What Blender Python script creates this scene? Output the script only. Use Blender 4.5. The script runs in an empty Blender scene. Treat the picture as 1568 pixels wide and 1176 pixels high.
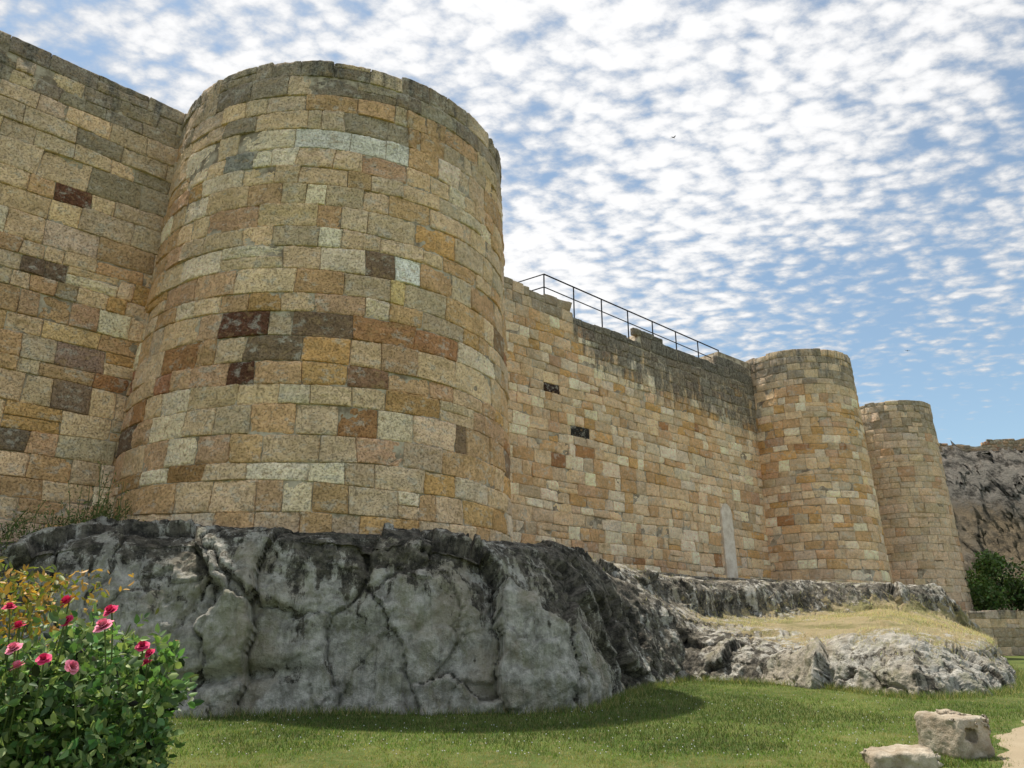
import bpy, math, random
import numpy as np
from mathutils import Vector, noise
random.seed(7)
scene=bpy.context.scene
scene.view_settings.view_transform='Standard'
scene.view_settings.look='None'
scene.view_settings.exposure=0
COL=scene.collection

# ---------------------------------------------------------------- helpers
def fft_noise(n,beta,seed):
    r=np.random.default_rng(seed)
    fx=np.fft.fftfreq(n)[:,None]; fy=np.fft.rfftfreq(n)[None,:]
    f=np.sqrt(fx*fx+fy*fy); f[0,0]=1
    a=f**(-beta/2.0); a[0,0]=0
    sp=a*np.exp(2j*np.pi*r.random(a.shape))
    o=np.fft.irfft2(sp,s=(n,n)); o-=o.mean(); o/=o.std()
    return o
NZ=[fft_noise(1024,2.6,i) for i in (1,2,3)]
def samp(k,x,y,period):
    i=(np.floor(np.asarray(x)/period*1024).astype(int))%1024
    j=(np.floor(np.asarray(y)/period*1024).astype(int))%1024
    return NZ[k][i,j]
def mk_mesh(name,V,F,mat,attrs=None,smooth=True,parent=None):
    V=np.asarray(V,dtype=np.float32); F=np.asarray(F,dtype=np.int32)
    me=bpy.data.meshes.new(name)
    me.vertices.add(len(V)); me.vertices.foreach_set('co',V.ravel())
    k=F.shape[1]
    me.loops.add(F.size); me.loops.foreach_set('vertex_index',F.ravel())
    me.polygons.add(len(F)); me.polygons.foreach_set('loop_start',np.arange(len(F),dtype=np.int32)*k)
    me.polygons.foreach_set('use_smooth',np.full(len(F),smooth,dtype=bool))
    me.update(calc_edges=True); me.validate()
    if attrs:
        for an,av in attrs.items():
            av=np.asarray(av,dtype=np.float32)
            if av.ndim==2:
                if av.shape[1]==3: av=np.concatenate([av,np.ones((len(av),1),np.float32)],1)
                at=me.attributes.new(an,'FLOAT_COLOR','POINT'); at.data.foreach_set('color',av.ravel())
            else:
                at=me.attributes.new(an,'FLOAT','POINT'); at.data.foreach_set('value',av)
    if mat: me.materials.append(mat)
    ob=bpy.data.objects.new(name,me); COL.objects.link(ob)
    if parent: ob.parent=parent
    return ob
def empty(name):
    e=bpy.data.objects.new(name,None); COL.objects.link(e); return e

class NT:
    def __init__(s,tree): s.t=tree; s.n=tree.nodes; s.l=tree.links
    def _in(s,sock,v):
        if v is None: return
        if isinstance(v,bpy.types.NodeSocket): s.l.new(v,sock)
        else:
            if sock.type=='RGBA' and not hasattr(v,'__len__'): v=(v,v,v,1)
            elif sock.type=='RGBA' and len(v)==3: v=(*v,1)
            sock.default_value=v
    def math(s,op,a,b=None,c=None,clamp=False):
        n=s.n.new('ShaderNodeMath'); n.operation=op; n.use_clamp=clamp
        for i,v in enumerate((a,b,c)): s._in(n.inputs[i],v)
        return n.outputs[0]
    def mix(s,f,a,b,mode='MIX'):
        n=s.n.new('ShaderNodeMix'); n.data_type='RGBA'; n.blend_type=mode
        s._in(n.inputs[0],f); s._in(n.inputs[6],a); s._in(n.inputs[7],b)
        return n.outputs[2]
    def noise(s,vec,scale,detail=5,rough=.55,dist=0,col=False,dim='3D'):
        n=s.n.new('ShaderNodeTexNoise'); n.noise_dimensions=dim; s._in(n.inputs['Vector'],vec)
        n.inputs['Scale'].default_value=scale; n.inputs['Detail'].default_value=detail
        n.inputs['Roughness'].default_value=rough; n.inputs['Distortion'].default_value=dist
        return n.outputs['Color' if col else 'Fac']
    def vor(s,vec,scale,feat='F1',out='Distance',dim='3D'):
        n=s.n.new('ShaderNodeTexVoronoi'); n.voronoi_dimensions=dim; n.feature=feat; s._in(n.inputs['Vector'],vec)
        n.inputs['Scale'].default_value=scale; return n.outputs[out]
    def mr(s,v,a,b,c=0.,d=1.,smooth=True):
        n=s.n.new('ShaderNodeMapRange'); n.interpolation_type='SMOOTHSTEP' if smooth else 'LINEAR'
        s._in(n.inputs[0],v)
        for i,x in enumerate((a,b,c,d)): s._in(n.inputs[i+1],x)
        return n.outputs[0]
    def mapping(s,vec,scale=(1,1,1),rot=(0,0,0),loc=(0,0,0)):
        n=s.n.new('ShaderNodeMapping'); s._in(n.inputs[0],vec)
        n.inputs['Scale'].default_value=scale; n.inputs['Rotation'].default_value=rot; n.inputs['Location'].default_value=loc
        return n.outputs[0]
    def attr(s,name,fac=False):
        n=s.n.new('ShaderNodeAttribute'); n.attribute_name=name
        return n.outputs['Fac' if fac else 'Color']
    def obj(s): return s.n.new('ShaderNodeTexCoord').outputs['Object']
    def bump(s,h,strength,dist,normal=None):
        n=s.n.new('ShaderNodeBump'); n.inputs['Strength'].default_value=strength; n.inputs['Distance'].default_value=dist
        s._in(n.inputs['Height'],h)
        if normal: s._in(n.inputs['Normal'],normal)
        return n.outputs[0]
def new_mat(name):
    m=bpy.data.materials.new(name); m.use_nodes=True
    t=NT(m.node_tree); b=m.node_tree.nodes['Principled BSDF']
    b.inputs['Specular IOR Level'].default_value=.15
    b.inputs['Roughness'].default_value=.95
    return m,t,b
def setp(t,b,name,v): t._in(b.inputs[name],v)

# ---------------------------------------------------------------- materials
def stone_material():
    m,t,b=new_mat('ashlar_stone'); o=t.obj()
    c=t.attr('col'); st=t.attr('stain',True)
    n1=t.noise(o,1.3,4,.65); n2=t.noise(o,9,5,.74)
    f=t.math('MULTIPLY',t.mr(n1,.3,.7,.98,1.38,False),t.mr(n2,.3,.7,.84,1.50,False))
    c1=t.mix(1.0,c,f,'MULTIPLY')
    ob=t.noise(t.mapping(o,(1,1,1.5),(0,0,0),(13,4,2)),3.1,6,.72)
    c1=t.mix(t.mr(ob,.54,.66,0,.55),c1,t.mix(n2,(.42,.245,.11),(.70,.49,.27)))
    c1=t.mix(t.mr(ob,.48,.36,0,.55),c1,t.mix(n2,(.57,.51,.42),(.84,.77,.66)))
    pit=t.noise(t.mapping(o,(1,1,1),(0,0,0),(31,1,5)),24,4,.72)
    c1=t.mix(t.mr(pit,.60,.70,0,.38),c1,(.18,.135,.095))
    dr=t.noise(t.mapping(o,(2.2,2.2,.4)),1.6,6,.74)
    sm=t.mr(t.math('ADD',st,t.math('MULTIPLY',t.math('SUBTRACT',dr,.5),1.9)),.40,.84,0,.84)
    c1=t.mix(sm,c1,t.mix(t.mr(n2,.35,.7),(.07,.064,.056),(.33,.305,.265)))
    setp(t,b,'Base Color',c1)
    h=t.math('SUBTRACT',n2,t.mr(pit,.5,.72,0,.6))
    setp(t,b,'Normal',t.bump(h,1.0,.04))
    return m
def mortar_material():
    m,t,b=new_mat('lime_mortar'); o=t.obj()
    n=t.noise(o,3,4,.65)
    c=t.mix(t.mr(n,.35,.65),(.24,.185,.13),(.60,.51,.39))
    setp(t,b,'Base Color',c); setp(t,b,'Normal',t.bump(n,.8,.02)); return m
def rock_material():
    m,t,b=new_mat('weathered_rock'); o=t.obj()
    dk=t.attr('dark',True); dry=t.attr('dry',True)
    n1=t.noise(o,.8,4,.62); n2=t.noise(o,4,7,.76); n3=t.noise(o,30,3,.65)
    streak=t.noise(t.mapping(o,(2.0,2.0,.22)),1.9,6,.74,.3)
    blot=t.noise(t.mapping(o,(1,1,1),(0,0,0),(7,7,7)),1.9,8,.78)
    light=t.mix(t.mr(n2,.36,.62),(.35,.33,.285),(.74,.705,.63))
    light=t.mix(t.mr(n1,.48,.62,0,.6),light,t.mix(n2,(.34,.275,.19),(.56,.48,.36)))
    lich=t.noise(t.mapping(o,(1.5,1.5,.7),(0,0,0),(17,2,9)),1.7,6,.72)
    light=t.mix(t.mr(lich,.50,.62,0,.6),light,t.mix(n3,(.23,.225,.13),(.44,.42,.28)))
    light=t.mix(t.mr(streak,.50,.64,0,.5),light,(.22,.21,.18))
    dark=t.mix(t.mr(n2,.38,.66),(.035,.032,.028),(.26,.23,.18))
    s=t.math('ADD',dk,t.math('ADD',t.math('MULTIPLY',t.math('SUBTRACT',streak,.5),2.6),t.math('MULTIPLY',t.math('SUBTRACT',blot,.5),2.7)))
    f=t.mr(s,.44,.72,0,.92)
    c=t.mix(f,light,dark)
    gr=t.mix(n2,(.34,.27,.15),(.58,.48,.29)); gr=t.mix(t.mr(n1,.48,.62,0,.7),gr,(.21,.21,.08))
    df=t.mr(t.math('ADD',dry,t.math('MULTIPLY',t.math('SUBTRACT',blot,.5),2.6)),.50,.62)
    c=t.mix(df,c,gr)
    setp(t,b,'Base Color',c)
    h=t.math('ADD',t.math('MULTIPLY',n2,1.1),t.math('MULTIPLY',n3,.25))
    h=t.math('ADD',h,t.math('MULTIPLY',streak,.8))
    setp(t,b,'Normal',t.bump(h,1,.15)); return m
def leaf_material(name,rough=.5,trans=.25):
    m,t,b=new_mat(name); c=t.attr('col')
    setp(t,b,'Base Color',c); b.inputs['Roughness'].default_value=rough
    b.inputs['Specular IOR Level'].default_value=.35
    tr=t.n.new('ShaderNodeBsdfTranslucent'); t._in(tr.inputs[0],t.mix(1,c,(1.6,1.8,.9),'MULTIPLY'))
    mx=t.n.new('ShaderNodeMixShader'); mx.inputs[0].default_value=trans
    t.l.new(b.outputs[0],mx.inputs[1]); t.l.new(tr.outputs[0],mx.inputs[2])
    t.l.new(mx.outputs[0],t.n['Material Output'].inputs[0]); return m
def plain(name,c,rough=.6,metal=0):
    m,t,b=new_mat(name); o=t.obj(); n=t.noise(o,30,2)
    setp(t,b,'Base Color',t.mix(n,tuple(x*.7 for x in c),tuple(min(1,x*1.25) for x in c)))
    b.inputs['Roughness'].default_value=rough; b.inputs['Metallic'].default_value=metal; return m
M_STONE=stone_material(); M_MORT=mortar_material(); M_ROCK=rock_material()
M_LEAF=leaf_material('leaf'); M_GRASS=leaf_material('grass_blade',.6,.3)

# ---------------------------------------------------------------- masonry
CREAM=(.57,.465,.345); GB=(.49,.42,.335); TAN=(.48,.345,.22); OCH=(.48,.325,.165); OBR=(.34,.195,.11)
PINK=(.46,.33,.24); RUST=(.13,.058,.036); DBR=(.105,.072,.052); LITE=(.66,.60,.51); GREY=(.29,.265,.225); RED=(.30,.16,.105)
TINT=np.array([1.19,1.02,.84])
def pick(rng,pal):
    w=np.array([p[1] for p in pal],float); w/=w.sum()
    c=np.array(pal[rng.choice(len(pal),p=w)][0])
    return np.clip(c*TINT*rng.uniform(.85,1.12)*np.array([1+rng.normal()*.02,1,1+rng.normal()*.03]),0,.8)
def masonry(name,surf,s0,s1,zb,topf,colf,stainf,nx,ny,seed,lens=(.5,1.15),parent=None,und=.045,gap=.005,bul=.016):
    rng=np.random.default_rng(seed)
    VV=[];FF=[];CC=[];SS=[];base=0
    gx=max(nx,6); gy=max(ny,6)
    idx=np.arange(gx*gy).reshape(gy,gx)
    q=np.stack([idx[:-1,:-1],idx[:-1,1:],idx[1:,1:],idx[1:,:-1]],-1).reshape(-1,4)
    ring=np.concatenate([idx[0,:],idx[1:,-1],idx[-1,-2::-1],idx[-2:0:-1,0]])
    R=len(ring); rb=gx*gy+np.arange(R)
    rq=np.stack([ring,rb,np.roll(rb,-1),np.roll(ring,-1)],-1)
    TF=np.concatenate([q,rq])
    ph=rng.uniform(0,6.28,(len(zb),2)); kk=rng.uniform(.25,.6,len(zb))
    def zl(i,s): return zb[i]+und*np.sin(kk[i]*s+ph[i,0])+und*.35*np.sin(3.1*kk[i]*s+ph[i,1])+samp(2,s,zb[i]*7,9.0)*.006
    def tpar(L,n):
        e=min(.05/L,.3); m=n-6
        mid=np.linspace(e,1-e,m+2)
        a=np.array([0,min(.014/L,.08)])
        return np.concatenate([a,mid,1-a[::-1]])
    def block(sa,sb,ska,skb,i,f0,f1):
        nonlocal base
        sm=(sa+sb)/2; zlo=zl(i,sm); zhi=zl(i+1,sm); zm=zlo+(zhi-zlo)*(f0+f1)/2
        top=topf(sm)
        if zm>top: return
        x0,y0,_,_=surf(np.array([sm]),np.array([zm]))
        c,rec=colf(sm,zm,float(x0[0]),float(y0[0]),rng)
        L=max(sb-sa,.1); H=max((zhi-zlo)*(f1-f0),.08)
        tu=tpar(L,gx)[None,:]; tv=tpar(H,gy)[:,None]
        tu=np.broadcast_to(tu,(gy,gx)); tv=np.broadcast_to(tv,(gy,gx))
        g=gap*rng.uniform(.5,2.2)
        s=(sa+g+ska*(tv-.5))+((sb-sa-2*g)+(skb-ska)*(tv-.5))*tu
        lo=zl(i,s)+(zl(i+1,s)-zl(i,s))*f0+g; hi=zl(i,s)+(zl(i+1,s)-zl(i,s))*f1-g
        hi=np.minimum(hi,top)
        z=lo+(hi-lo)*tv
        a=rng.uniform(0,50,2)
        r=bul*(.6+1.2*rng.random()**2)*np.clip(1+.8*samp(0,s*1.0+a[1],z+a[0],2.2),.2,2.6)
        dx=np.minimum(tu,1-tu)*L; dz=np.minimum(tv,1-tv)*H
        ed=-r*(np.exp(-dx/.022)+np.exp(-dz/.022))
        rough=.006+.016*rng.random()**2
        nzv=samp(0,s+a[0],z+a[1],3.5)*rough+samp(1,s+a[1],z+a[0],1.3)*.006
        off=rng.uniform(-.010,.022)+max(rec,-.012)+ed+nzv+rng.normal()*.02*(tv-.5)+rng.normal()*.02*(tu-.5)
        off=np.maximum(off,-.05 if rec>-.001 else -.024)
        x,y,nxn,nyn=surf(s,z)
        P=np.stack([x+nxn*off,y+nyn*off,z],-1).reshape(-1,3)
        sx=s.ravel()[ring]; zz=z.ravel()[ring]; bx,by,bnx,bny=surf(sx,zz)
        PB=np.stack([bx-bnx*.22,by-bny*.22,zz],-1)
        V=np.concatenate([P,PB]); VV.append(V); FF.append(TF+base); base+=len(V)
        CC.append(np.broadcast_to(c,(len(V),3))); SS.append(stainf(V[:,0],V[:,1],V[:,2])+rng.normal()*.05)
    for i in range(len(zb)-1):
        s=s0-rng.uniform(0,.6); ska=0
        hc=zb[i+1]-zb[i]
        while s<s1:
            L=rng.uniform(*lens)*(0.8+.4*hc/.5)
            if rng.random()<.2: L*=.6
            sb=s+L; skb=rng.normal()*.022
            if sb>s1-.2: sb=s1
            r=rng.random()
            if r<.06 and hc>.4:
                k=rng.uniform(.4,.6); block(s,sb,ska,skb,i,0,k); block(s,sb,ska,skb,i,k,1)
            else: block(s,sb,ska,skb,i,0,1)
            s=sb; ska=skb
    return mk_mesh(name,np.concatenate(VV),np.concatenate(FF),M_STONE,{'col':np.concatenate(CC),'stain':np.concatenate(SS)},True,parent)
def courses(z0,z1,lo,hi,seed):
    r=np.random.default_rng(seed); z=[z0]
    while z[-1]<z1-lo*.7: z.append(z[-1]+r.uniform(lo,hi))
    z=np.array(z); return z0+(z-z0)*(z1-z0)/(z[-1]-z0)
def tower(name,cx,cy,Rt,Rb,zb_,zt,colf,stainf,nx,ny,seed,crs,lens,a0=-130,a1=160):
    e=empty(name)
    def Rz(z):
        k=np.clip((zt-z)/(zt-zb_),0,1.3); return Rt+(Rb-Rt)*k**1.1
    R0=Rt
    def surf(s,z):
        a=s/R0; r=Rz(z); return cx+r*np.sin(a),cy-r*np.cos(a),np.sin(a),-np.cos(a)
    tj=np.random.default_rng(seed+5)
    tab=tj.uniform(-.14,.03,400)
    zs=courses(zb_-.8,zt,crs[0],crs[1],seed)
    masonry('stone_blocks',surf,math.radians(a0)*R0,math.radians(a1)*R0,zs,lambda s:zt+tab[int(s*1.3)%400],colf,stainf,nx,ny,seed,lens,e)
    n=96; zz=np.linspace(zb_-1.2,zt-.16,14); V=[];F=[]
    for z in zz:
        for k in range(n):
            a=2*math.pi*k/n; r=float(Rz(np.array(z)))-.03; V.append((cx+r*math.sin(a),cy-r*math.cos(a),z))
    for j in range(len(zz)-1):
        for k in range(n): F.append((j*n+k,j*n+(k+1)%n,(j+1)*n+(k+1)%n,(j+1)*n+k))
    V.append((cx,cy,zz[-1])); c=len(V)-1; j=len(zz)-1
    for k in range(0,n,2): F.append((j*n+k,j*n+k+1,j*n+(k+2)%n,c))
    mk_mesh('tower_core',V,F,M_MORT,None,False,e)
    return e
def sstep(x,a,b): t=np.clip((x-a)/(b-a),0,1); return t*t*(3-2*t)

ACC1=[(-22,8.2,RUST,0),(-23,6.9,RUST,0),(49,7.25,RUST,0),(7,9.55,(.2,.13,.085),0),(33,8.0,(.19,.105,.07),0),
 (-3,8.2,(.21,.135,.085),0),(7,6.9,(.28,.155,.095),0),(-47,6.0,(.30,.15,.085),0),(37,5.8,(.22,.145,.09),0),(68,5.7,(.25,.155,.095),0),(-12,7.3,(.22,.15,.095),0),
 (-34,4.8,(.34,.19,.085),0),(-62,5.9,(.16,.105,.07),0),(17,9.5,(.76,.71,.62),0),(-25,10.8,(.38,.26,.14),0),(-58,4.8,(.38,.22,.1),0),(-15,7.6,(.55,.34,.22),0),
 (64,9,(.28,.175,.1),0),(18,10.6,(.36,.26,.165),0),(12,8.9,(.64,.46,.21),0),(-4,12.9,LITE,0),(8,12.9,LITE,0),(17,12.6,LITE,0),(-30,12.5,GREY,0)]
def col_t1(s,z,x,y,rng):
    phi=math.degrees(s/4.62)-14
    for a,zz,c,r in ACC1:
        if abs(zz-z)<.26 and abs(a-phi)<4.0: return np.array(c)*rng.uniform(.95,1.15),-.002
    if z>13.9: p=[(GREY,6),(GB,2.5),((.22,.2,.175),3)]
    elif z>12.5: p=[(GREY,1.3),(GB,4),(TAN,1.5),(CREAM,3),(LITE,.8)]
    elif z>9.3: p=[(CREAM,6),(GB,3.2),(TAN,2.8),(OCH,.6),(PINK,.8),(OBR,.2),(LITE,1.8)]
    elif z>5.6: p=[(CREAM,5),(GB,2.7),(TAN,3.9),(OCH,1.1),(PINK,1.4),(OBR,1.0),(RED,.12),(LITE,1.8)]
    else: p=[(CREAM,5),(GB,3.2),(TAN,3.4),(OBR,.4),(OCH,.8),(PINK,.8),(LITE,2)]
    c=pick(rng,p); return c,0
tower('stone_tower',-4.96,19.9,4.62,4.98,3.7,15.15,col_t1,lambda x,y,z: sstep(z,12.2,15.0)*.68-.16,17,13,21,(.38,.64),(.42,1.1))

def col_t2(s,z,x,y,rng):
    if z>13.7: p=[(GREY,5),(GB,4),(CREAM,.6)]
    else:
        o=samp(2,s*1.0,z*1.0,16.0)
        p=[(CREAM,5),(GB,3),(TAN,2+2*(o>0)),(OCH,.6+2.4*(o>.5)),(OBR,.2+1.0*(o>.9)),(LITE,2.4),(PINK,.5)]
    return pick(rng,p),0
tower('stone_tower',15.3,39.6,3.0,3.38,4.3,15.9,col_t2,lambda x,y,z: sstep(z,11.6,15.6)*.68-.14,9,7,33,(.34,.52),(.38,.85))
def col_t3(s,z,x,y,rng):
    if z>13.4: p=[(GREY,4),(GB,4)]
    else: p=[((.52,.44,.36),6),((.49,.43,.36),4),(PINK,1),(GB,2)]
    return pick(rng,p)*.97,0
tower('stone_tower',23.4,46.4,2.62,2.98,2.5,15.4,col_t3,lambda x,y,z: sstep(z,11.6,15.2)*.55-.16,8,6,44,(.34,.5),(.4,.8))

def wall(name,A,B,zbot,zt,topf,colf,stainf,nx,ny,seed,crs,lens,thick=2.2,tj=.06,bul=.016):
    e=empty(name)
    A=np.array(A,float);B=np.array(B,float);d=B-A;L=np.linalg.norm(d);d/=L;n=np.array([d[1],-d[0]])
    def surf(s,z):
        k=(zt-z)*.012
        return A[0]+d[0]*s+n[0]*k,A[1]+d[1]*s+n[1]*k,np.full_like(s*1.0+z*0,n[0]),np.full_like(s*1.0+z*0,n[1])
    tr=np.random.default_rng(seed+3).uniform(-tj,tj*.3,500)
    zs=courses(zbot-.4,zt,crs[0],crs[1],seed)
    masonry('stone_blocks',surf,0,L,zs,lambda s:topf(s)+tr[int(s*1.2)%500],colf,stainf,nx,ny,seed,lens,e,bul=bul)
    N=max(2,int(L/.25)); V=[];F=[]
    for k in range(N+1):
        s=L*k/N; t=topf(s)-.16
        f=A+d*s-n*.03; b_=A+d*s-n*thick; f0=f+n*(zt-zbot)*.012
        V+= [(f0[0],f0[1],zbot-.5),(f[0],f[1],t),(b_[0],b_[1],t),(b_[0],b_[1],zbot-.5)]
    for k in range(N):
        for j in range(4): F.append((k*4+j,(k+1)*4+j,(k+1)*4+(j+1)%4,k*4+(j+1)%4))
    F.append((0,1,2,3)); F.append((N*4,N*4+3,N*4+2,N*4+1))
    mk_mesh('wall_core',V,F,M_MORT,None,False,e)
    return e,surf
ACCL=[(-10.3,11.5,RUST,0),(-10.7,9.7,(.19,.125,.085),0),(-10.2,9.3,(.32,.22,.12),0),(-10.0,7.6,(.34,.22,.165),0),(-10.6,5.7,(.2,.145,.1),0),(-9.8,6.9,(.26,.175,.12),0),(-11,4.6,(.28,.18,.1),0),(-10.0,8.4,(.6,.4,.2),0),(-10.3,10.4,(.56,.40,.29),0)]
def col_l(s,z,x,y,rng):
    for ax,zz,c,r in ACCL:
        if abs(zz-z)<.27 and abs(ax-x)<.25: return np.array(c)*rng.uniform(.95,1.15),-.002
    if z>14.0: p=[(GREY,6),(GB,2.5),((.22,.2,.175),3)]
    elif z>12: p=[(GREY,2),(GB,4),(CREAM,4),(LITE,2)]
    else: p=[(CREAM,6),(GB,3),(TAN,3.5),(OCH,.8),(PINK,1.0),(OBR,.3),(LITE,1.5)]
    return pick(rng,p),0
P1=np.array([-8.6,17.75]); dl=np.array([.728,.685])
wall('castle_wall',P1-dl*13,P1+dl*1.2,3.2,15.3,lambda s:15.3,col_l,lambda x,y,z: sstep(z,12.2,15.0)*.68-.16,15,12,55,(.38,.64),(.42,1.05))
def top_r(s):
    if s<5.9: return 15.3-.02*s
    if s<10.2: return 14.6
    if s<11.8: return 15.15
    if s<16.2: return 14.95-.02*(s-12)
    return 15.75
ACCR=[(1.5,11.0,(.035,.02,.017),0),(2.7,9.5,(.025,.022,.02),0),(4.2,9.6,(.24,.21,.17),0)]
def col_r(s,z,x,y,rng):
    for ax,zz,c,r in ACCR:
        if abs(zz-z)<.2 and abs(ax-x)<.22: return np.array(c),-.002
    o=samp(2,s+3,z,14.0)
    if z>14.2: p=[(GREY,5),(GB,2)]
    else: p=[(CREAM,6),(GB,2),(LITE,4.8),(TAN,1.5+1.6*(o>0)),(OCH,.3+1.8*(o>.6)),(OBR,.1+.3*(o>1)),(PINK,.6)]
    return pick(rng,p),0
P2=np.array([-.2,27.4]); dr_=np.array([.765,.643])
er,surf_r=wall('castle_wall',P2-dr_*2.5,P2+dr_*19,3.9,15.3,top_r,col_r,lambda x,y,z: sstep(z-.12*(6-x),10.2,13.4)*sstep(x,1.6,3.6)*.95+sstep(z,13.2,15)*.35-.16,11,9,66,(.32,.56),(.36,.95),bul=.024)
s_d=2.5+13.15; V=[];F=[]
pts=[(-.42,4.0)]+[(-.42,7.2)]+[(-.42*math.cos(a),7.2+.55*math.sin(a)) for a in np.linspace(.2,math.pi-.2,9)]+[(.42,7.2),(.42,4.0)]
nn=len(pts)
for off in (.07,-.1):
    for u,z in pts:
        x,y,a_,b_=surf_r(np.array([s_d+u]),np.array([z])); V.append((x[0]+a_[0]*off,y[0]+b_[0]*off,z))
me=bpy.data.meshes.new('rendered_doorway'); me.from_pydata(V,[],[tuple(range(nn))]+[(i,i+nn,(i+1)%nn+nn,(i+1)%nn) for i in range(nn)]); me.update()
M_REN,t,b=new_mat('pale_render'); o=t.obj(); n=t.noise(o,2.2,6,.7); setp(t,b,'Base Color',t.mix(t.mr(n,.35,.65),(.66,.54,.43),(.90,.79,.68))); setp(t,b,'Normal',t.bump(n,.8,.05))
me.materials.append(M_REN); ob=bpy.data.objects.new('rendered_doorway',me); COL.objects.link(ob); ob.parent=er

wall('castle_wall',(16.5,40.8),(23.5,47.2),2.4,14.6,lambda s:14.6,col_t3,lambda x,y,z: sstep(z,11,14.6)*.6-.1,7,6,77,(.4,.55),(.5,.9))
def col_f(s,z,x,y,rng): return pick(rng,[((.34,.29,.24),5),((.38,.29,.22),3),(GREY,3),(PINK,1),(RED,.3)])*.85,rng.uniform(-.012,.03)
wall('ruined_wall',(25,62.5),(62,57.5),14.0,17.6,lambda s:16.9+.02*s+.2*math.sin(s*.9)+.14*math.sin(s*2.3),col_f,lambda x,y,z: sstep(z,15.2,17.5)*.45,6,6,88,(.18,.3),(.2,.5),1.5,tj=.35,bul=.04)
def col_low(s,z,x,y,rng): return pick(rng,[(GB,5),(GREY,3),((.42,.39,.35),3),(PINK,.3)])*.95,rng.uniform(-.012,.02)
wall('low_stone_wall',(22.9,40.4),(40,41.5),1.0,3.15,lambda s:3.15,col_low,lambda x,y,z: sstep(z,2.0,3.1)*.6-.02,8,6,99,(.3,.45),(.4,.9),.6,tj=.05)

# ---------------------------------------------------------------- terrain
def g(x,y):
    return 1.1*(1-np.exp(-np.maximum(np.asarray(y,float)-5,0)/16))+0*np.asarray(x)
ST=[
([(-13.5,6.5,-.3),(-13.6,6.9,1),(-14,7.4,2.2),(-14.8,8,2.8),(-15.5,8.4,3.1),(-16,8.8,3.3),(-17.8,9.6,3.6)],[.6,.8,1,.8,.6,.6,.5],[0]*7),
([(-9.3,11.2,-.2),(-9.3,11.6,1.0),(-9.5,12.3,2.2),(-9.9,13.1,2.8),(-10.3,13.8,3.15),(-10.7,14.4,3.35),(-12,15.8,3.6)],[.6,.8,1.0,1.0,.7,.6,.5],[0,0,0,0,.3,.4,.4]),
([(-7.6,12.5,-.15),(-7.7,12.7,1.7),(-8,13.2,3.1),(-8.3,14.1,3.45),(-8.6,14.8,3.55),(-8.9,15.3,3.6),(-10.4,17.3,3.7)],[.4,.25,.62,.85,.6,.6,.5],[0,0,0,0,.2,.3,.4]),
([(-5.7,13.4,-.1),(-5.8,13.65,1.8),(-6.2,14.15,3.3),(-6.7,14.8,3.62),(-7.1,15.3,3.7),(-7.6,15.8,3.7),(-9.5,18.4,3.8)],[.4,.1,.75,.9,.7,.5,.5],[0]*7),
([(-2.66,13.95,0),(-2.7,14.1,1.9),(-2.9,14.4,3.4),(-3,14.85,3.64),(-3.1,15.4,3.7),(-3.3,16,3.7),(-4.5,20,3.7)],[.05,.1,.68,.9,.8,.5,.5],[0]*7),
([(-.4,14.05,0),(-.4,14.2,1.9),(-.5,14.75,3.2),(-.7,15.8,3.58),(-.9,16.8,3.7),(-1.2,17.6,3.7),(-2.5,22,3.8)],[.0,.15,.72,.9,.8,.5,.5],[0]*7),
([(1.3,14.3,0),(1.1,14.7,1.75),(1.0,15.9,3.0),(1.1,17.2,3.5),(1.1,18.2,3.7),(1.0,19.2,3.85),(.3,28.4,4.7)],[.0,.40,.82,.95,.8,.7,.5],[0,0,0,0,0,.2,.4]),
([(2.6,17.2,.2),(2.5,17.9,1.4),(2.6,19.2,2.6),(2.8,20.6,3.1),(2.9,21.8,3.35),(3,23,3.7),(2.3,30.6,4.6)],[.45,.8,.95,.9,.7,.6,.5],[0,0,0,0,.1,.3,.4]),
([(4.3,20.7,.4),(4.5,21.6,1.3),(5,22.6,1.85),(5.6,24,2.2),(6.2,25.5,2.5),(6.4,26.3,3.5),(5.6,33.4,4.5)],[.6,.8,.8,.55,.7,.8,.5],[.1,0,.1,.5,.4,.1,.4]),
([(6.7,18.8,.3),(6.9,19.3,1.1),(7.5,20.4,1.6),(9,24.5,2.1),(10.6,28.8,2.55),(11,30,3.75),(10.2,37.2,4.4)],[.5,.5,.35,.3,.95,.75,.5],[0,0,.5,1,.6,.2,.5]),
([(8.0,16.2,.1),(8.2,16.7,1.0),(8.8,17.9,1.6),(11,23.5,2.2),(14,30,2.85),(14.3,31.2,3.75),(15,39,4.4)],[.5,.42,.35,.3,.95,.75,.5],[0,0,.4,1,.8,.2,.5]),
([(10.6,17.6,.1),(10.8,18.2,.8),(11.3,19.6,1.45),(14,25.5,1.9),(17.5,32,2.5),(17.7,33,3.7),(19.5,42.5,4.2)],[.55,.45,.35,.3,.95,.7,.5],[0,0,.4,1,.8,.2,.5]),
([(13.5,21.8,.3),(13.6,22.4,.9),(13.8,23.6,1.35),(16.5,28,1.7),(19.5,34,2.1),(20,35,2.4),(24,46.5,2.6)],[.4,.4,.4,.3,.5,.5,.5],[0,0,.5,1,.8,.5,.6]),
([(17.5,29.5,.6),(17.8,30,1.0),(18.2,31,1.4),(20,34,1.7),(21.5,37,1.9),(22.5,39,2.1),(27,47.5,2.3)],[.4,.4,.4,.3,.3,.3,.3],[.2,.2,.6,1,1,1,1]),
([(22,37,.7),(22.2,37.5,.9),(22.6,38.3,1.2),(23.2,39.5,1.4),(24,41,1.6),(25,43,1.9),(28,48.5,2.2)],[.4]*7,[.4,.4,.6,1,1,1,1]),
]
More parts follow.
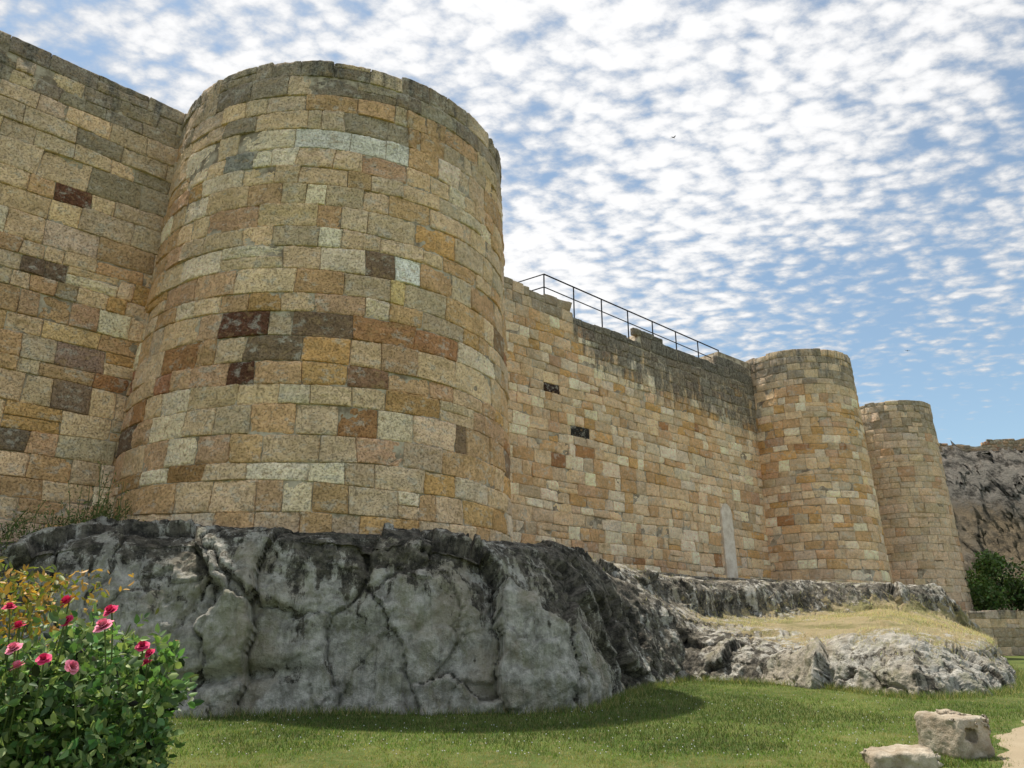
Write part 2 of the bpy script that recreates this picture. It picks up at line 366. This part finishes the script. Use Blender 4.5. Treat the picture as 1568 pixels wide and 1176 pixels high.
SP=np.array([s[0] for s in ST]); SD=np.array([s[1] for s in ST]); SG=np.array([s[2] for s in ST])
ALL=np.concatenate([SP,SD[...,None],SG[...,None]],-1)
segc=[max(12,int(np.linalg.norm(SP[i+1,1]-SP[i,1])/ (.032 if SP[i,0,0]<9 and SP[i,0,0]>-10 else .07))) for i in range(len(ST)-1)]
cols=[]
for i in range(len(ST)-1):
    a=ALL[max(i-1,0)];b=ALL[i];c=ALL[i+1];d=ALL[min(i+2,len(ST)-1)]
    for k in range(segc[i]):
        t=k/segc[i]; cr=.5*((2*b)+(-a+c)*t+(2*a-5*b+4*c-d)*t*t+(-a+3*b-3*c+d)*t**3)
        ln=b*(1-t)+c*t; cols.append(.6*cr+.4*ln)
cols=np.array(cols)
rc=[56,54,32,24,30,22]; rows=[]
for j in range(6):
    for k in range(rc[j]):
        t=k/rc[j]; a=cols[:,max(j-1,0)];b=cols[:,j];c=cols[:,j+1];d=cols[:,min(j+2,6)]
        cr=.5*((2*b)+(-a+c)*t+(2*a-5*b+4*c-d)*t*t+(-a+3*b-3*c+d)*t**3)
        rows.append(.4*cr+.6*(b*(1-t)+c*t))
rows.append(cols[:,6]); G=np.array(rows)
Pg=G[...,:3]; du=np.gradient(Pg,axis=1); dv=np.gradient(Pg,axis=0); Nn=np.cross(du,dv); Nn/=np.maximum(np.linalg.norm(Nn,axis=-1,keepdims=True),1e-6)
nr,nc=Pg.shape[:2]
jj=np.arange(nr); r3=rc[0]+rc[1]; face=np.where(jj<r3,1.0,np.where(jj<r3+rc[2],.7,.4)); b0=sum(rc[:4]); face[b0-4:b0+30]=.9; face[b0+30:]=.35
amp=np.broadcast_to(face[:,None],(nr,nc)).copy(); amp*=1-.6*np.clip(G[...,4],0,1)
D=np.zeros((nr,nc)); crk=np.zeros((nr,nc))
def hvec(p):
    a=math.sin(p[0]*12.9898+p[1]*78.233+p[2]*37.719)*43758.5453; b=math.sin(p[0]*93.98+p[1]*67.3+p[2]*11.1)*24634.63; c=math.sin(p[0]*41.3+p[1]*29.1+p[2]*83.7)*13758.5
    return a-math.floor(a)-.5,b-math.floor(b)-.5,c-math.floor(c)-.5
VZ=noise.voronoi
for j in range(nr):
    for i in range(nc):
        x,y,z=Pg[j,i]; p=Vector((x,y,z))
        w=noise.noise_vector(p*1.6)*.22+noise.noise_vector(p*5.0)*.07
        # tall, mostly vertical joint planes split the face into big slabs
        q=Vector((x*.70+z*.10,y*.62,z*.34))+w*.55
        ds,pt=VZ(q); e=ds[1]-ds[0]; h=hvec(pt[0]); dd=q-pt[0]
        v=(dd[0]*h[0]+dd[1]*h[1]+dd[2]*h[2])*.85+h[0]*.20
        q2=Vector((x*1.7,y*1.7,z*1.2-x*.3))+w
        ds2,pt2=VZ(q2); h2=hvec(pt2[0]); d2=q2-pt2[0]
        v+=(d2[0]*h2[0]+d2[1]*h2[1]+d2[2]*h2[2])*.17+h2[1]*.045
        v+=.16*noise.fractal(p*.5,.9,2.1,2)+.08*noise.noise(Vector((x*.4,y*.4,z*2.4+x*.12)))+.05*noise.fractal(p*4.5,.7,2.1,4)
        v-=.10*max(0,1-e/.035)+.02*max(0,1-(ds2[1]-ds2[0])/.06)
        # undercut bedding gap low on the left part of the face
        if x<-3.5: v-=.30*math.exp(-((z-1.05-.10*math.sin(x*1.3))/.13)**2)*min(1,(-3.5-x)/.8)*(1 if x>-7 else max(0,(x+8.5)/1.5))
        D[j,i]=v; crk[j,i]=max(0,1-e/.04)
fade=np.ones(nr); fade[-10:]=.3
Pd=Pg+Nn*(D*amp*fade[:,None])[...,None]
idx=np.arange(nr*nc).reshape(nr,nc)
Fq=np.stack([idx[:-1,:-1],idx[:-1,1:],idx[1:,1:],idx[1:,:-1]],-1).reshape(-1,4)
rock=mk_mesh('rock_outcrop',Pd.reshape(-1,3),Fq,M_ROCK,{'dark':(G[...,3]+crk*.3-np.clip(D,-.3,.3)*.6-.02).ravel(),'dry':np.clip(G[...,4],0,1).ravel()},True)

M_LAWN,t,b=new_mat('lawn'); o=t.obj()
n1=t.noise(o,.35,4,.6); n2=t.noise(o,6,4,.7)
c=t.mix(t.mr(n1,.35,.65),(.055,.09,.02),(.12,.155,.04)); c=t.mix(t.mr(n2,.45,.7,0,.6),c,(.20,.17,.075))
setp(t,b,'Base Color',c); setp(t,b,'Normal',t.bump(n2,1,.04))
u=np.linspace(-1,1,301); ax=np.sinh(u*7.2)/np.sinh(7.2)*3000
X,Y=np.meshgrid(ax,ax+14); Z=g(X,Y)
V=np.stack([X,Y,Z],-1).reshape(-1,3); idx=np.arange(301*301).reshape(301,301)
mk_mesh('lawn_ground',V,np.stack([idx[:-1,:-1],idx[:-1,1:],idx[1:,1:],idx[1:,:-1]],-1).reshape(-1,4),M_LAWN)
M_PATH,t,b=new_mat('sandy_path'); o=t.obj(); n1=t.noise(o,2,5,.65); n2=t.noise(o,45,3)
setp(t,b,'Base Color',t.mix(t.math('MULTIPLY',n1,n2),(.30,.24,.16),(.55,.47,.34))); setp(t,b,'Normal',t.bump(n2,.7,.02))
pc=[(5.5,7),(6.5,9.5),(7.4,11),(8.8,12.6),(11.1,14.6),(14.2,18.2),(18.2,25),(23,31),(31,36),(46,40)]
pp=[]
for i in range(len(pc)-1):
    for k in range(24):
        tt=k/24; a,b_,c_,d_=[np.array(pc[min(max(i+o_,0),len(pc)-1)]) for o_ in (-1,0,1,2)]
        pp.append(.5*((2*b_)+(-a+c_)*tt+(2*a-5*b_+4*c_-d_)*tt*tt+(-a+3*b_-3*c_+d_)*tt**3))
pp=np.array(pp); tg=np.gradient(pp,axis=0); tg/=np.linalg.norm(tg,axis=1,keepdims=True); nrm=np.stack([tg[:,1],-tg[:,0]],1)
V=[];K=9
for i,p in enumerate(pp):
    for k in range(K):
        w=-.95+1.9*k/(K-1)
        if k in(0,K-1): w+=.12*math.sin(i*.23+k)+.08*math.sin(i*.61)
        q=p+nrm[i]*w; V.append((q[0],q[1],float(g(q[0],q[1]))+ (.03 if 0<k<K-1 else -.02)))
idx=np.arange(len(V)).reshape(-1,K)
mk_mesh('footpath',V,np.stack([idx[:-1,:-1],idx[:-1,1:],idx[1:,1:],idx[1:,:-1]],-1).reshape(-1,4),M_PATH)

M_HILL,t,b=new_mat('earth_cliff'); o=t.obj(); n1=t.noise(o,.22,6,.68); n2=t.noise(o,.9,8,.78); z=t.n.new('ShaderNodeSeparateXYZ'); t._in(z.inputs[0],o)
c=t.mix(t.mr(n1,.42,.6),(.37,.285,.185),(.33,.285,.22)); c=t.mix(t.mr(n2,.44,.60,0,.85),c,(.11,.095,.07)); c=t.mix(t.mr(t.math('ADD',z.outputs[2],t.math('MULTIPLY',n1,5)),12.0,14.5),c,t.mix(t.mr(n2,.40,.56),(.08,.073,.063),(.36,.325,.28)))
setp(t,b,'Base Color',c); setp(t,b,'Normal',t.bump(n2,1,1.3))
xs=np.linspace(22,90,420); ys=np.linspace(41.6,75,260); X,Y=np.meshgrid(xs,ys)
k=sstep(Y,49,62.0-.12*(X-25)); Z=2.9+(Y-41.6)*.07+k*12.0
nz=samp(0,X,Y,60)*.8*np.clip(k*3,0,1)+samp(1,X+7,Y,18)*.6*np.clip(k*3,0,1); Z=Z+nz*np.where(k<.93,1,.15); Z=np.where(Y>62,np.minimum(Z,15.2),Z)
idx=np.arange(X.size).reshape(X.shape)
mk_mesh('rocky_hillside',np.stack([X,Y+nz*.7*(Y>44),Z],-1).reshape(-1,3),np.stack([idx[:-1,:-1],idx[:-1,1:],idx[1:,1:],idx[1:,:-1]],-1).reshape(-1,4),M_HILL)

# ---------------------------------------------------------------- foliage
def rot_basis(n,rng,up=.0):
    d=rng.normal(size=(n,3)); d[:,2]+=up; d/=np.linalg.norm(d,axis=1,keepdims=True)
    r=rng.normal(size=(n,3)); s=np.cross(d,r); s/=np.linalg.norm(s,axis=1,keepdims=True); return d,s,np.cross(s,d)
def leaves(name,pos,size,cols_,rng,mat,parent=None,aspect=.55,d=None,up=.2):
    n=len(pos); dd,s,nn_=rot_basis(n,rng,up)
    if d is not None:
        dd=d/np.linalg.norm(d,axis=1,keepdims=True); s=np.cross(dd,rng.normal(size=(n,3))); s/=np.linalg.norm(s,axis=1,keepdims=True); nn_=np.cross(s,dd)
    L=(size*rng.uniform(.7,1.25,n))[:,None]; W=L*aspect*.5; f=.25*W
    b=pos; tip=pos+dd*L-nn_*L*.12
    l1=pos+dd*L*.3+s*W*.9+nn_*f; l2=pos+dd*L*.68+s*W*.75+nn_*f*.6
    r1=pos+dd*L*.3-s*W*.9+nn_*f; r2=pos+dd*L*.68-s*W*.75+nn_*f*.6
    V=np.stack([b,l1,l2,tip,r2,r1],1).reshape(-1,3); i=np.arange(n)[:,None]*6
    F=np.concatenate([i+np.array([0,1,2,3]),i+np.array([0,3,4,5])]); C=np.repeat(cols_,6,0)
    return mk_mesh(name,V,F,mat,{'col':C},True,parent)
def leafcol(n,rng,base,var=.35,alt=None,pa=.1):
    c=np.array(base)[None]*(1+var*rng.normal(size=(n,1)))*(1+.1*rng.normal(size=(n,3)))
    if alt is not None:
        m=rng.random(n)<pa; c[m]=np.array(alt)*(1+.2*rng.normal(size=(m.sum(),1)))
    return np.clip(c,.005,.9)
def tubes(name,paths,mat,parent=None,sides=5):
    V=[];F=[]
    for pts,rad in paths:
        b=len(V); n=len(pts)
        for i,p in enumerate(pts):
            d=(Vector(pts[min(i+1,n-1)])-Vector(pts[max(i-1,0)])).normalized()
            a=d.orthogonal().normalized(); c=d.cross(a); r=rad[i] if hasattr(rad,'__len__') else rad
            for k in range(sides):
                t=2*math.pi*k/sides; V.append(tuple(Vector(p)+a*math.cos(t)*r+c*math.sin(t)*r))
        for i in range(n-1):
            for k in range(sides): F.append((b+i*sides+k,b+i*sides+(k+1)%sides,b+(i+1)*sides+(k+1)%sides,b+(i+1)*sides+k))
    return mk_mesh(name,V,F,mat,None,True,parent)
def blades(name,x,y,z,h,w,c,rng,mat):
    n=len(x); a=rng.uniform(0,2*np.pi,n); l=rng.normal(size=(n,2))*h[:,None]*.45
    dx=np.cos(a)*w; dy=np.sin(a)*w
    V=np.stack([np.stack([x-dx,y-dy,z],1),np.stack([x+dx,y+dy,z],1),np.stack([x+l[:,0],y+l[:,1],z+h],1)],1).reshape(-1,3)
    return mk_mesh(name,V,np.arange(3*n).reshape(-1,3),mat,{'col':np.repeat(c,3,0)},False)
rng=np.random.default_rng(5)
n=270000
y=9.5+ (rng.random(n)**1.25)*15; x=(rng.random(n)*1.45-.72)*y*1.02
pd=np.full(n,9.0)
for p in pp[::3]: pd=np.minimum(pd,np.hypot(x-p[0],y-p[1]))
keep=pd>(.9+.15*rng.normal(size=n)); x=x[keep];y=y[keep]
patch=samp(0,x,y,26)*.75+samp(1,x,y,6)*.5+.25*sstep(x,3,8)
keep=rng.random(len(x))<np.clip(1.25-.55*np.maximum(patch-.2,0),.3,1); x=x[keep];y=y[keep];patch=patch[keep];n=len(x)
c=leafcol(n,rng,(.14,.205,.04),.32,(.38,.32,.14),.14)
dryf=sstep(patch,.15,1.1)[:,None]*.8; c=c*(1-dryf)+np.array((.35,.29,.125))*dryf*(1+.2*rng.normal(size=(n,1)))
lush=sstep(-patch,.1,.9)[:,None]; c=c*(1-.45*lush)
blades('lawn_grass',x,y,g(x,y)-.005,rng.uniform(.02,.06,n)*(1-.3*np.clip(patch,-1,1)),rng.uniform(.003,.0065,n),np.clip(c,.01,.6),rng,M_GRASS)
fi=rng.integers(0,nc,26000); base_line=Pg[12,:,:2]
bx=base_line[fi,0]+rng.normal(size=26000)*.12; by=base_line[fi,1]-np.abs(rng.normal(size=26000))*.22+.05
blades('tall_grass',bx,by,g(bx,by)-.01,rng.uniform(.04,.2,26000),rng.uniform(.003,.006,26000),leafcol(26000,rng,(.12,.17,.045),.3,(.42,.35,.17),.3),rng,M_GRASS)
gm=np.clip(G[...,4],0,1).ravel(); gm[:int(nc*40)]=0; pr=gm**2
area=np.linalg.norm(np.cross(du,dv),axis=-1).ravel(); pr=pr*area
pn=samp(0,Pd[...,0],Pd[...,1],9).ravel(); pr=pr*np.clip(.7+.9*pn,.02,1.6); pr/=pr.sum()
n=60000; ii=rng.choice(len(pr),n,p=pr); q=Pd.reshape(-1,3)[ii]; q=q+rng.normal(size=(n,3))*np.array([.06,.06,0])
c=leafcol(n,rng,(.62,.53,.34),.22,(.28,.28,.11),.15)
blades('dry_grass',q[:,0],q[:,1],q[:,2]-.03,rng.uniform(.03,.12,n),rng.uniform(.004,.008,n),c,rng,M_GRASS)
n=550; y=10+rng.random(n)**1.3*7; x=(rng.random(n)*1.1-.62)*y; z=g(x,y)+.045; r=.009
O=np.array([(1,0,0),(0,1,0),(-1,0,0),(0,-1,0),(0,0,1),(0,0,-1)])*r
V=(np.stack([x,y,z],1)[:,None]+O[None]).reshape(-1,3); i=np.arange(n)[:,None,None]*6
F=(i+np.array([(0,1,4),(1,2,4),(2,3,4),(3,0,4),(1,0,5),(2,1,5),(3,2,5),(0,3,5)])[None]).reshape(-1,3)
mk_mesh('clover_flowers',V,F,plain('white_petal',(.65,.65,.62)))

# roses
M_PET,t,b=new_mat('rose_petal'); c=t.attr('col'); setp(t,b,'Base Color',c); b.inputs['Roughness'].default_value=.55
M_STEM=plain('green_stem',(.12,.16,.05))
def rose_bush(name,cx,cy,rx,ry,top,seed,flowers,nstem=9,nleaf=520):
    rng=np.random.default_rng(seed); e=empty(name); paths=[]; LP=[];LD=[]
    for k in range(nstem):
        a=6.28*k/nstem+rng.uniform(-.4,.4); rr=rng.uniform(.35,1)
        ex,ey=cx+math.cos(a)*rx*rr,cy+math.sin(a)*ry*rr; zt=top*rng.uniform(.78,1)
        pts=[]
        for i in range(9):
            tt=i/8; pts.append((cx+(ex-cx)*tt**.6+.03*math.sin(tt*6+k),cy+(ey-cy)*tt**.6,zt*tt))
        paths.append((pts,[.009*(1-.65*i/8) for i in range(9)]))
        for _ in range(nleaf//nstem):
            tt=rng.uniform(.3,1)**.8; i=min(int(tt*8),7); f=tt*8-i
            p=np.array(pts[i])*(1-f)+np.array(pts[i+1])*f
            LP.append(p); d=rng.normal(size=3); d[2]=abs(d[2])*.4+.1; LD.append(d/np.linalg.norm(d))
    for fpos in flowers:
        f=np.array(fpos[:3]); s=np.array([cx+(f[0]-cx)*.6,cy+(f[1]-cy)*.6,f[2]-.45])
        pts=[tuple(s*(1-t_)+f*t_+np.array([.02*math.sin(t_*3.1),0,0])) for t_ in np.linspace(0,1,6)]
        paths.append((pts,.0035))
        for _ in range(14):
            tt=rng.uniform(.05,.8); LP.append(s*(1-tt)+f*tt); d=rng.normal(size=3); d[2]=abs(d[2])*.3; LD.append(d/np.linalg.norm(d))
    tubes('stems',paths,M_STEM,e)
    LP=np.array(LP);LD=np.array(LD); n=len(LP)
    ln=rng.uniform(.07,.16,n)[:,None]
    pos=[];dr=[]
    side=np.cross(LD,rng.normal(size=(n,3))); side/=np.linalg.norm(side,axis=1,keepdims=True)
    for tt,sd in ((.55,1),(.55,-1),(.85,1),(.85,-1),(1,0)):
        pos.append(LP+LD*ln*tt+np.array([0,0,-.02])*tt); dr.append(LD*.6+side*sd*.9 if sd else LD)
    pos=np.concatenate(pos);dr=np.concatenate(dr)
    cc=leafcol(len(pos),rng,(.12,.20,.075),.42,(.32,.38,.16),.2)
    leaves('leaves',pos,.050,cc,rng,M_LEAF,e,.62,dr)
    V=[];F=[];C=[]
    for fx,fy,fz,fs,kind in flowers:
        fs=fs*1.15
        tilt=rng.normal(size=3)*.5; tilt[2]=1; tilt[1]-=.5; up=Vector(tilt).normalized(); a1=up.orthogonal().normalized(); a2=up.cross(a1)
        col=np.array((.72,.06,.18)) if kind==0 else np.array((.82,.27,.38))
        for ring,(npet,open_,hgt) in enumerate([(5,1.0,.25),(5,.75,.55),(5,.5,.75),(4,.25,.85)]):
            for k in range(npet):
                an=2*math.pi*(k+.5*ring)/npet+rng.normal()*.12
                d=a1*math.cos(an)+a2*math.sin(an); s=a1*-math.sin(an)+a2*math.cos(an)
                c0=Vector((fx,fy,fz)); b=len(V)
                for r_ in range(4):
                    tt=r_/3; out=open_*fs*(.15+.85*tt**1.3)*(1 if tt<1 else 1.04); h=hgt*fs*(tt**.8)-(.12*fs if r_==3 and ring<2 else 0)
                    wd=fs*.62*math.sin(.35+tt*1.9)*(.6+.5*open_)
                    for q_ in (-1,0,1):
                        V.append(tuple(c0+d*(out-(abs(q_)*.18*fs))+s*wd*q_*.8+up*(h+abs(q_)*.05*fs)))
                        C.append(col*(.75+.35*tt)*rng.uniform(.9,1.1))
                for r_ in range(3):
                    for q_ in range(2): i=b+r_*3+q_; F.append((i,i+1,i+4,i+3))
    mk_mesh('flowers',V,F,M_PET,{'col':np.clip(np.array(C),0,1)},True,e)
    return e
rose_bush('rose_bush',-2.34,3.85,.48,.42,1.72,3,[(-2.24,3.4,1.64,.05,1),(-2.3,3.5,1.70,.038,0),(-2.14,3.5,1.66,.03,0),(-2.0,3.6,1.77,.034,0),(-1.99,3.6,1.69,.026,0),(-2.08,3.4,1.57,.032,1),(-2.05,3.4,1.50,.03,1),(-2.27,3.38,1.55,.036,1),(-2.14,3.35,1.44,.032,1),(-2.36,3.5,1.76,.036,0),(-1.95,3.4,1.53,.028,0),(-2.2,3.3,1.32,.034,0),(-2.2,3.5,1.74,.026,0)],17,1150)
rose_bush('rose_bush',-1.82,3.78,.29,.32,1.58,4,[(-1.8,3.6,1.73,.032,0),(-1.77,3.5,1.66,.04,1),(-1.66,3.65,1.58,.028,0),(-1.62,3.65,1.55,.024,0),(-1.63,3.65,1.51,.022,0),(-1.86,3.45,1.5,.03,1)],11,800)
rng=np.random.default_rng(9); e=empty('shrub'); n=1700
p=np.stack([rng.normal(-3.45,.3,n),rng.normal(5.4,.3,n),2.08-np.abs(rng.normal(0,.45,n))],1)
tubes('stems',[([(-3.5,5.4,0),(-3.5+dx*.5,5.4,.8),(-3.5+dx,5.4+dy,1.8)],[.02,.012,.005]) for dx,dy in ((-.4,.1),(-.15,-.1),(.15,.1),(.3,-.1),(0,.2))],M_STEM,e)
c=leafcol(n,rng,(.20,.21,.05),.3,(.46,.25,.06),.4); leaves('leaves',p,.055,c,rng,M_LEAF,e,.5)
rng=np.random.default_rng(19); paths=[];LP=[]
for k in range(170):
    tt=rng.random()**.8; bx=-10.9+3.3*tt+rng.normal()*.12; by=13.9+1.7*tt+rng.normal()*.25+.2
    if 70<k<=130: bx=-8.5+rng.normal()*.35; by=15.9+rng.normal()*.3
    if k>130: bx=-9.3+rng.normal()*.5; by=13.2+rng.normal()*.3
    h=rng.uniform(.2,.6)*(1.0 if k<=70 or k>130 else rng.uniform(1,2.8)); bz=3.45 if k<=130 else 2.9
    lx,ly=rng.normal()*.15,rng.normal()*.15
    pts=[(bx+lx*(i/4)**2,by+ly*(i/4)**2,bz+h*i/4) for i in range(5)]; paths.append((pts,.006))
    for _ in range(26):
        f=rng.uniform(.05,1); LP.append((bx+lx*f*f+rng.normal()*.07,by+ly*f*f+rng.normal()*.07,bz+h*f))
LP=np.array(LP); e=empty('wall_weeds'); tubes('stems',paths,M_STEM,e,4)
leaves('leaves',LP,.075,leafcol(len(LP),rng,(.13,.18,.06),.3,(.38,.32,.16),.22),rng,M_LEAF,e,.35)
rng=np.random.default_rng(29); P=[];C=[]
for k in range(90):
    cx=26.0+rng.random()*22; cy=43.6+rng.random()*4.0; r=rng.uniform(.5,1.2); cz=3.2+rng.uniform(.2,2.9)*(.8+.2*math.sin(cx))
    m=420; d=rng.normal(size=(m,3)); d/=np.linalg.norm(d,axis=1,keepdims=True); P.append(np.array([cx,cy,cz])+d*r*rng.uniform(.5,1.1,m)[:,None]*np.array([1,1,.9]))
    C.append(leafcol(m,rng,np.array((.085,.13,.04))*rng.uniform(.6,1.6),.3))
P=np.concatenate(P);C=np.concatenate(C); e=empty('bushes'); leaves('foliage',P,.2,C,rng,M_LEAF,e,.6)
tubes('trunks',[([(27+i*2.2,46,2.8),(27.2+i*2.2,46.1,4.0),(27+i*2.2,46.4,5.2)],[.1,.07,.03]) for i in range(10)],plain('bark',(.08,.06,.045)),e)

# ---------------------------------------------------------------- carved stone blocks on lawn
M_BLK,t,b=new_mat('carved_granite'); o=t.obj(); n1=t.noise(o,4,5,.65); n2=t.noise(o,45,3,.7)
c=t.mix(t.mr(n1,.35,.68),(.32,.26,.19),(.56,.49,.39)); c=t.mix(t.mr(n2,.55,.75,0,.6),c,(.14,.12,.09)); setp(t,b,'Base Color',c); setp(t,b,'Normal',t.bump(n2,.8,.02))
def stone_block(name,loc,dim,rz,seed,notch=True):
    bpy.ops.mesh.primitive_cube_add(size=1); ob=bpy.context.object; ob.name=name
    ob.scale=dim; ob.rotation_euler=(0.03,-.04,rz); ob.location=loc
    bpy.ops.object.transform_apply(location=False,rotation=False,scale=True)
    bv=ob.modifiers.new('b','BEVEL'); bv.width=.06; bv.segments=3
    if notch:
        bpy.ops.mesh.primitive_cube_add(size=1,location=(0,0,0)); cu=bpy.context.object; cu.scale=(.2,.26,.13)
        cu.location=Vector(loc)+Vector((math.sin(rz)*dim[1]*.5-.08,-math.cos(rz)*dim[1]*.5,.02)); cu.rotation_euler=(0,.2,rz); bpy.context.view_layer.update()
        bo=ob.modifiers.new('c','BOOLEAN'); bo.object=cu; bo.operation='DIFFERENCE'
    rm=ob.modifiers.new('r','REMESH'); rm.mode='VOXEL'; rm.voxel_size=.018
    bpy.context.view_layer.objects.active=ob
    dg=bpy.context.evaluated_depsgraph_get(); me=bpy.data.meshes.new_from_object(ob.evaluated_get(dg)); ob.modifiers.clear(); ob.data=me
    if notch: bpy.data.objects.remove(cu)
    for v in me.vertices:
        p=v.co; k=.05*noise.fractal(Vector(p)*2.5+Vector((seed,0,0)),.8,2,4)+.01*noise.noise(Vector(p)*22)
        v.co=p+v.normal*k
    for pl in me.polygons: pl.use_smooth=True
    me.materials.clear(); me.materials.append(M_BLK)
    return ob
stone_block('carved_stone_block',(5.42,10.3,.53),(.52,.66,.48),.32,1,True)
stone_block('carved_stone_block',(4.4,9.6,.27),(.72,.5,.36),-.2,5,False)

# ---------------------------------------------------------------- railing
M_IRON=plain('black_iron',(.02,.02,.022),.5,.6); e=empty('metal_railing')
def rp(s,back): 
    p=P2+dr_*s; n_=np.array([dr_[1],-dr_[0]]); p=p-n_*back; return p
zt=lambda s:16.35-.035*(s-2.6)
paths=[]; S=np.linspace(2.4,14.6,8)
for s in S:
    p=rp(s,.45); paths.append(([(p[0],p[1],14.3),(p[0],p[1],zt(s))],.03))
a=rp(S[0],.45); b2=rp(S[-1],.45); c2=rp(S[0]-.4,2.0)
for dz in (0,-.6): 
    paths.append(([(a[0],a[1],zt(S[0])+dz),(b2[0],b2[1],zt(S[-1])+dz)],.024 if dz else .032))
    paths.append(([(a[0],a[1],zt(S[0])+dz),(c2[0],c2[1],zt(S[0])+dz)],.026))
paths.append(([(c2[0],c2[1],14.5),(c2[0],c2[1],zt(S[0]))],.03))
tubes('bars',paths,M_IRON,e,8)

# ---------------------------------------------------------------- birds
M_BIRD=plain('dark_feathers',(.03,.028,.03),.7)
def bird(loc,rz,sc):
    V=[];F=[]
    secs=[(-.09,.004),(-.06,.014),(-.02,.022),(.03,.020),(.06,.016),(.085,.014),(.105,.003)]
    for x_,r in secs:
        for k in range(8):
            a=k*math.pi/4; V.append((x_,r*math.cos(a),r*.85*math.sin(a)))
    for i in range(len(secs)-1):
        for k in range(8): F.append((i*8+k,i*8+(k+1)%8,(i+1)*8+(k+1)%8,(i+1)*8+k))
    for s in (1,-1):
        b=len(V); V+=[(.045,s*.015,.008),(-.02,s*.015,.006),(.05,s*.09,.03),(-.01,s*.09,.028),(.0,s*.17,.026),(-.03,s*.16,.024),(-.075,s*.235,.01),(-.07,s*.225,.01)]
        for i in (0,2,4): F.append((b+i,b+i+1,b+i+3,b+i+2))
        b=len(V); V+=[(-.07,0,0),(-.08,s*.012,0),(-.16,s*.04,0),(-.11,s*.004,0)]; F.append((b,b+1,b+2,b+3))
    o=mk_mesh('swallow',V,F,M_BIRD,None,True); o.location=loc; o.rotation_euler=(.25,.1,rz); o.scale=(sc,)*3
bird((.21*38,.845*38,1.6+.623*38),.5,1.0)
bird((.515*52,.934*52,1.6+.36*52),1.2,.9)

# ---------------------------------------------------------------- light / world / camera
AZ=math.radians(-50); EL=math.radians(70)
sv=Vector((math.sin(AZ)*math.cos(EL),math.cos(AZ)*math.cos(EL),math.sin(EL)))
sl=bpy.data.lights.new('sun','SUN'); sl.energy=5.0; sl.angle=math.radians(.6); sl.color=(1,.93,.81)
so=bpy.data.objects.new('sun',sl); so.rotation_euler=sv.to_track_quat('Z','Y').to_euler(); COL.objects.link(so)
w=bpy.data.worlds.new('World'); scene.world=w; w.use_nodes=True; t=NT(w.node_tree); bg=w.node_tree.nodes['Background']
sky=t.n.new('ShaderNodeTexSky'); sky.sky_type='NISHITA'; sky.sun_disc=False; sky.sun_elevation=EL; sky.sun_rotation=AZ%(2*math.pi); sky.dust_density=.5; sky.ozone_density=.6
d=t.n.new('ShaderNodeTexCoord').outputs['Generated']; sp=t.n.new('ShaderNodeSeparateXYZ'); t._in(sp.inputs[0],d)
zc=t.math('ADD',t.math('MAXIMUM',sp.outputs[2],.02),.10)
cb=t.n.new('ShaderNodeCombineXYZ'); t._in(cb.inputs[0],t.math('DIVIDE',sp.outputs[0],zc)); t._in(cb.inputs[1],t.math('DIVIDE',sp.outputs[1],zc))
v=t.mapping(cb.outputs[0],(1.0,1.35,1),(0,0,math.radians(32)))
n1=t.noise(v,16,5,.60,.0,dim='2D'); n2=t.noise(v,1.0,3,.55,dim='2D'); n4=t.noise(t.mapping(v,(1,.35,1)),3.2,3,.6,dim='2D')
wv=t.n.new('ShaderNodeVectorMath'); wv.operation='MULTIPLY_ADD'; t._in(wv.inputs[0],t.noise(v,8,2,col=True,dim='2D')); wv.inputs[1].default_value=(.09,.09,0); t._in(wv.inputs[2],v)
vv=t.vor(wv.outputs[0],18,'F1',dim='2D')
s=t.math('ADD',t.math('MULTIPLY',n1,.90),t.math('MULTIPLY',t.math('SUBTRACT',.45,vv),.40))
s=t.math('ADD',s,t.math('MULTIPLY',t.math('SUBTRACT',n2,.5),.50))
s=t.math('ADD',s,t.math('MULTIPLY',t.math('SUBTRACT',n4,.5),.4))
s=t.math('ADD',s,t.mr(sp.outputs[2],.22,.46,-.12,.12))
def dotd(az,el):
    n=t.n.new('ShaderNodeVectorMath'); n.operation='DOT_PRODUCT'; t._in(n.inputs[0],d); a=math.radians(az);e_=math.radians(el)
    n.inputs[1].default_value=(math.sin(a)*math.cos(e_),math.cos(a)*math.cos(e_),math.sin(e_)); return n.outputs['Value']
s=t.math('SUBTRACT',s,t.mr(dotd(-42,46),.93,.995,0,.22))
s=t.math('SUBTRACT',s,t.mr(dotd(38,14),.90,.99,0,.18))
glow=t.mr(dotd(2,48),.72,1.0,0,1)
s=t.math('ADD',s,t.math('MULTIPLY',glow,.12))
cov=t.mr(s,.26,.76,.12,.97)
cb_=t.math('MULTIPLY',t.mr(s,.4,.95,4.7,6.5),t.math('ADD',1,t.math('MULTIPLY',glow,.12)))
cc=t.n.new('ShaderNodeCombineColor'); t._in(cc.inputs[0],cb_); t._in(cc.inputs[1],cb_); t._in(cc.inputs[2],t.math('MULTIPLY',cb_,1.005))
skc=t.mix(1.0,sky.outputs[0],(.95,1.06,1.0),'MULTIPLY')
t._in(bg.inputs[0],t.mix(cov,skc,cc.outputs[0])); bg.inputs[1].default_value=.15
cd=bpy.data.cameras.new('camera'); cam=bpy.data.objects.new('camera',cd); COL.objects.link(cam)
cd.lens=27; cd.sensor_width=36; cd.clip_end=6000; cd.clip_start=.05
cam.location=(0,0,1.6); cam.rotation_euler=(math.radians(90+18.6),0,0)
scene.camera=cam
print('done',len(bpy.data.objects))
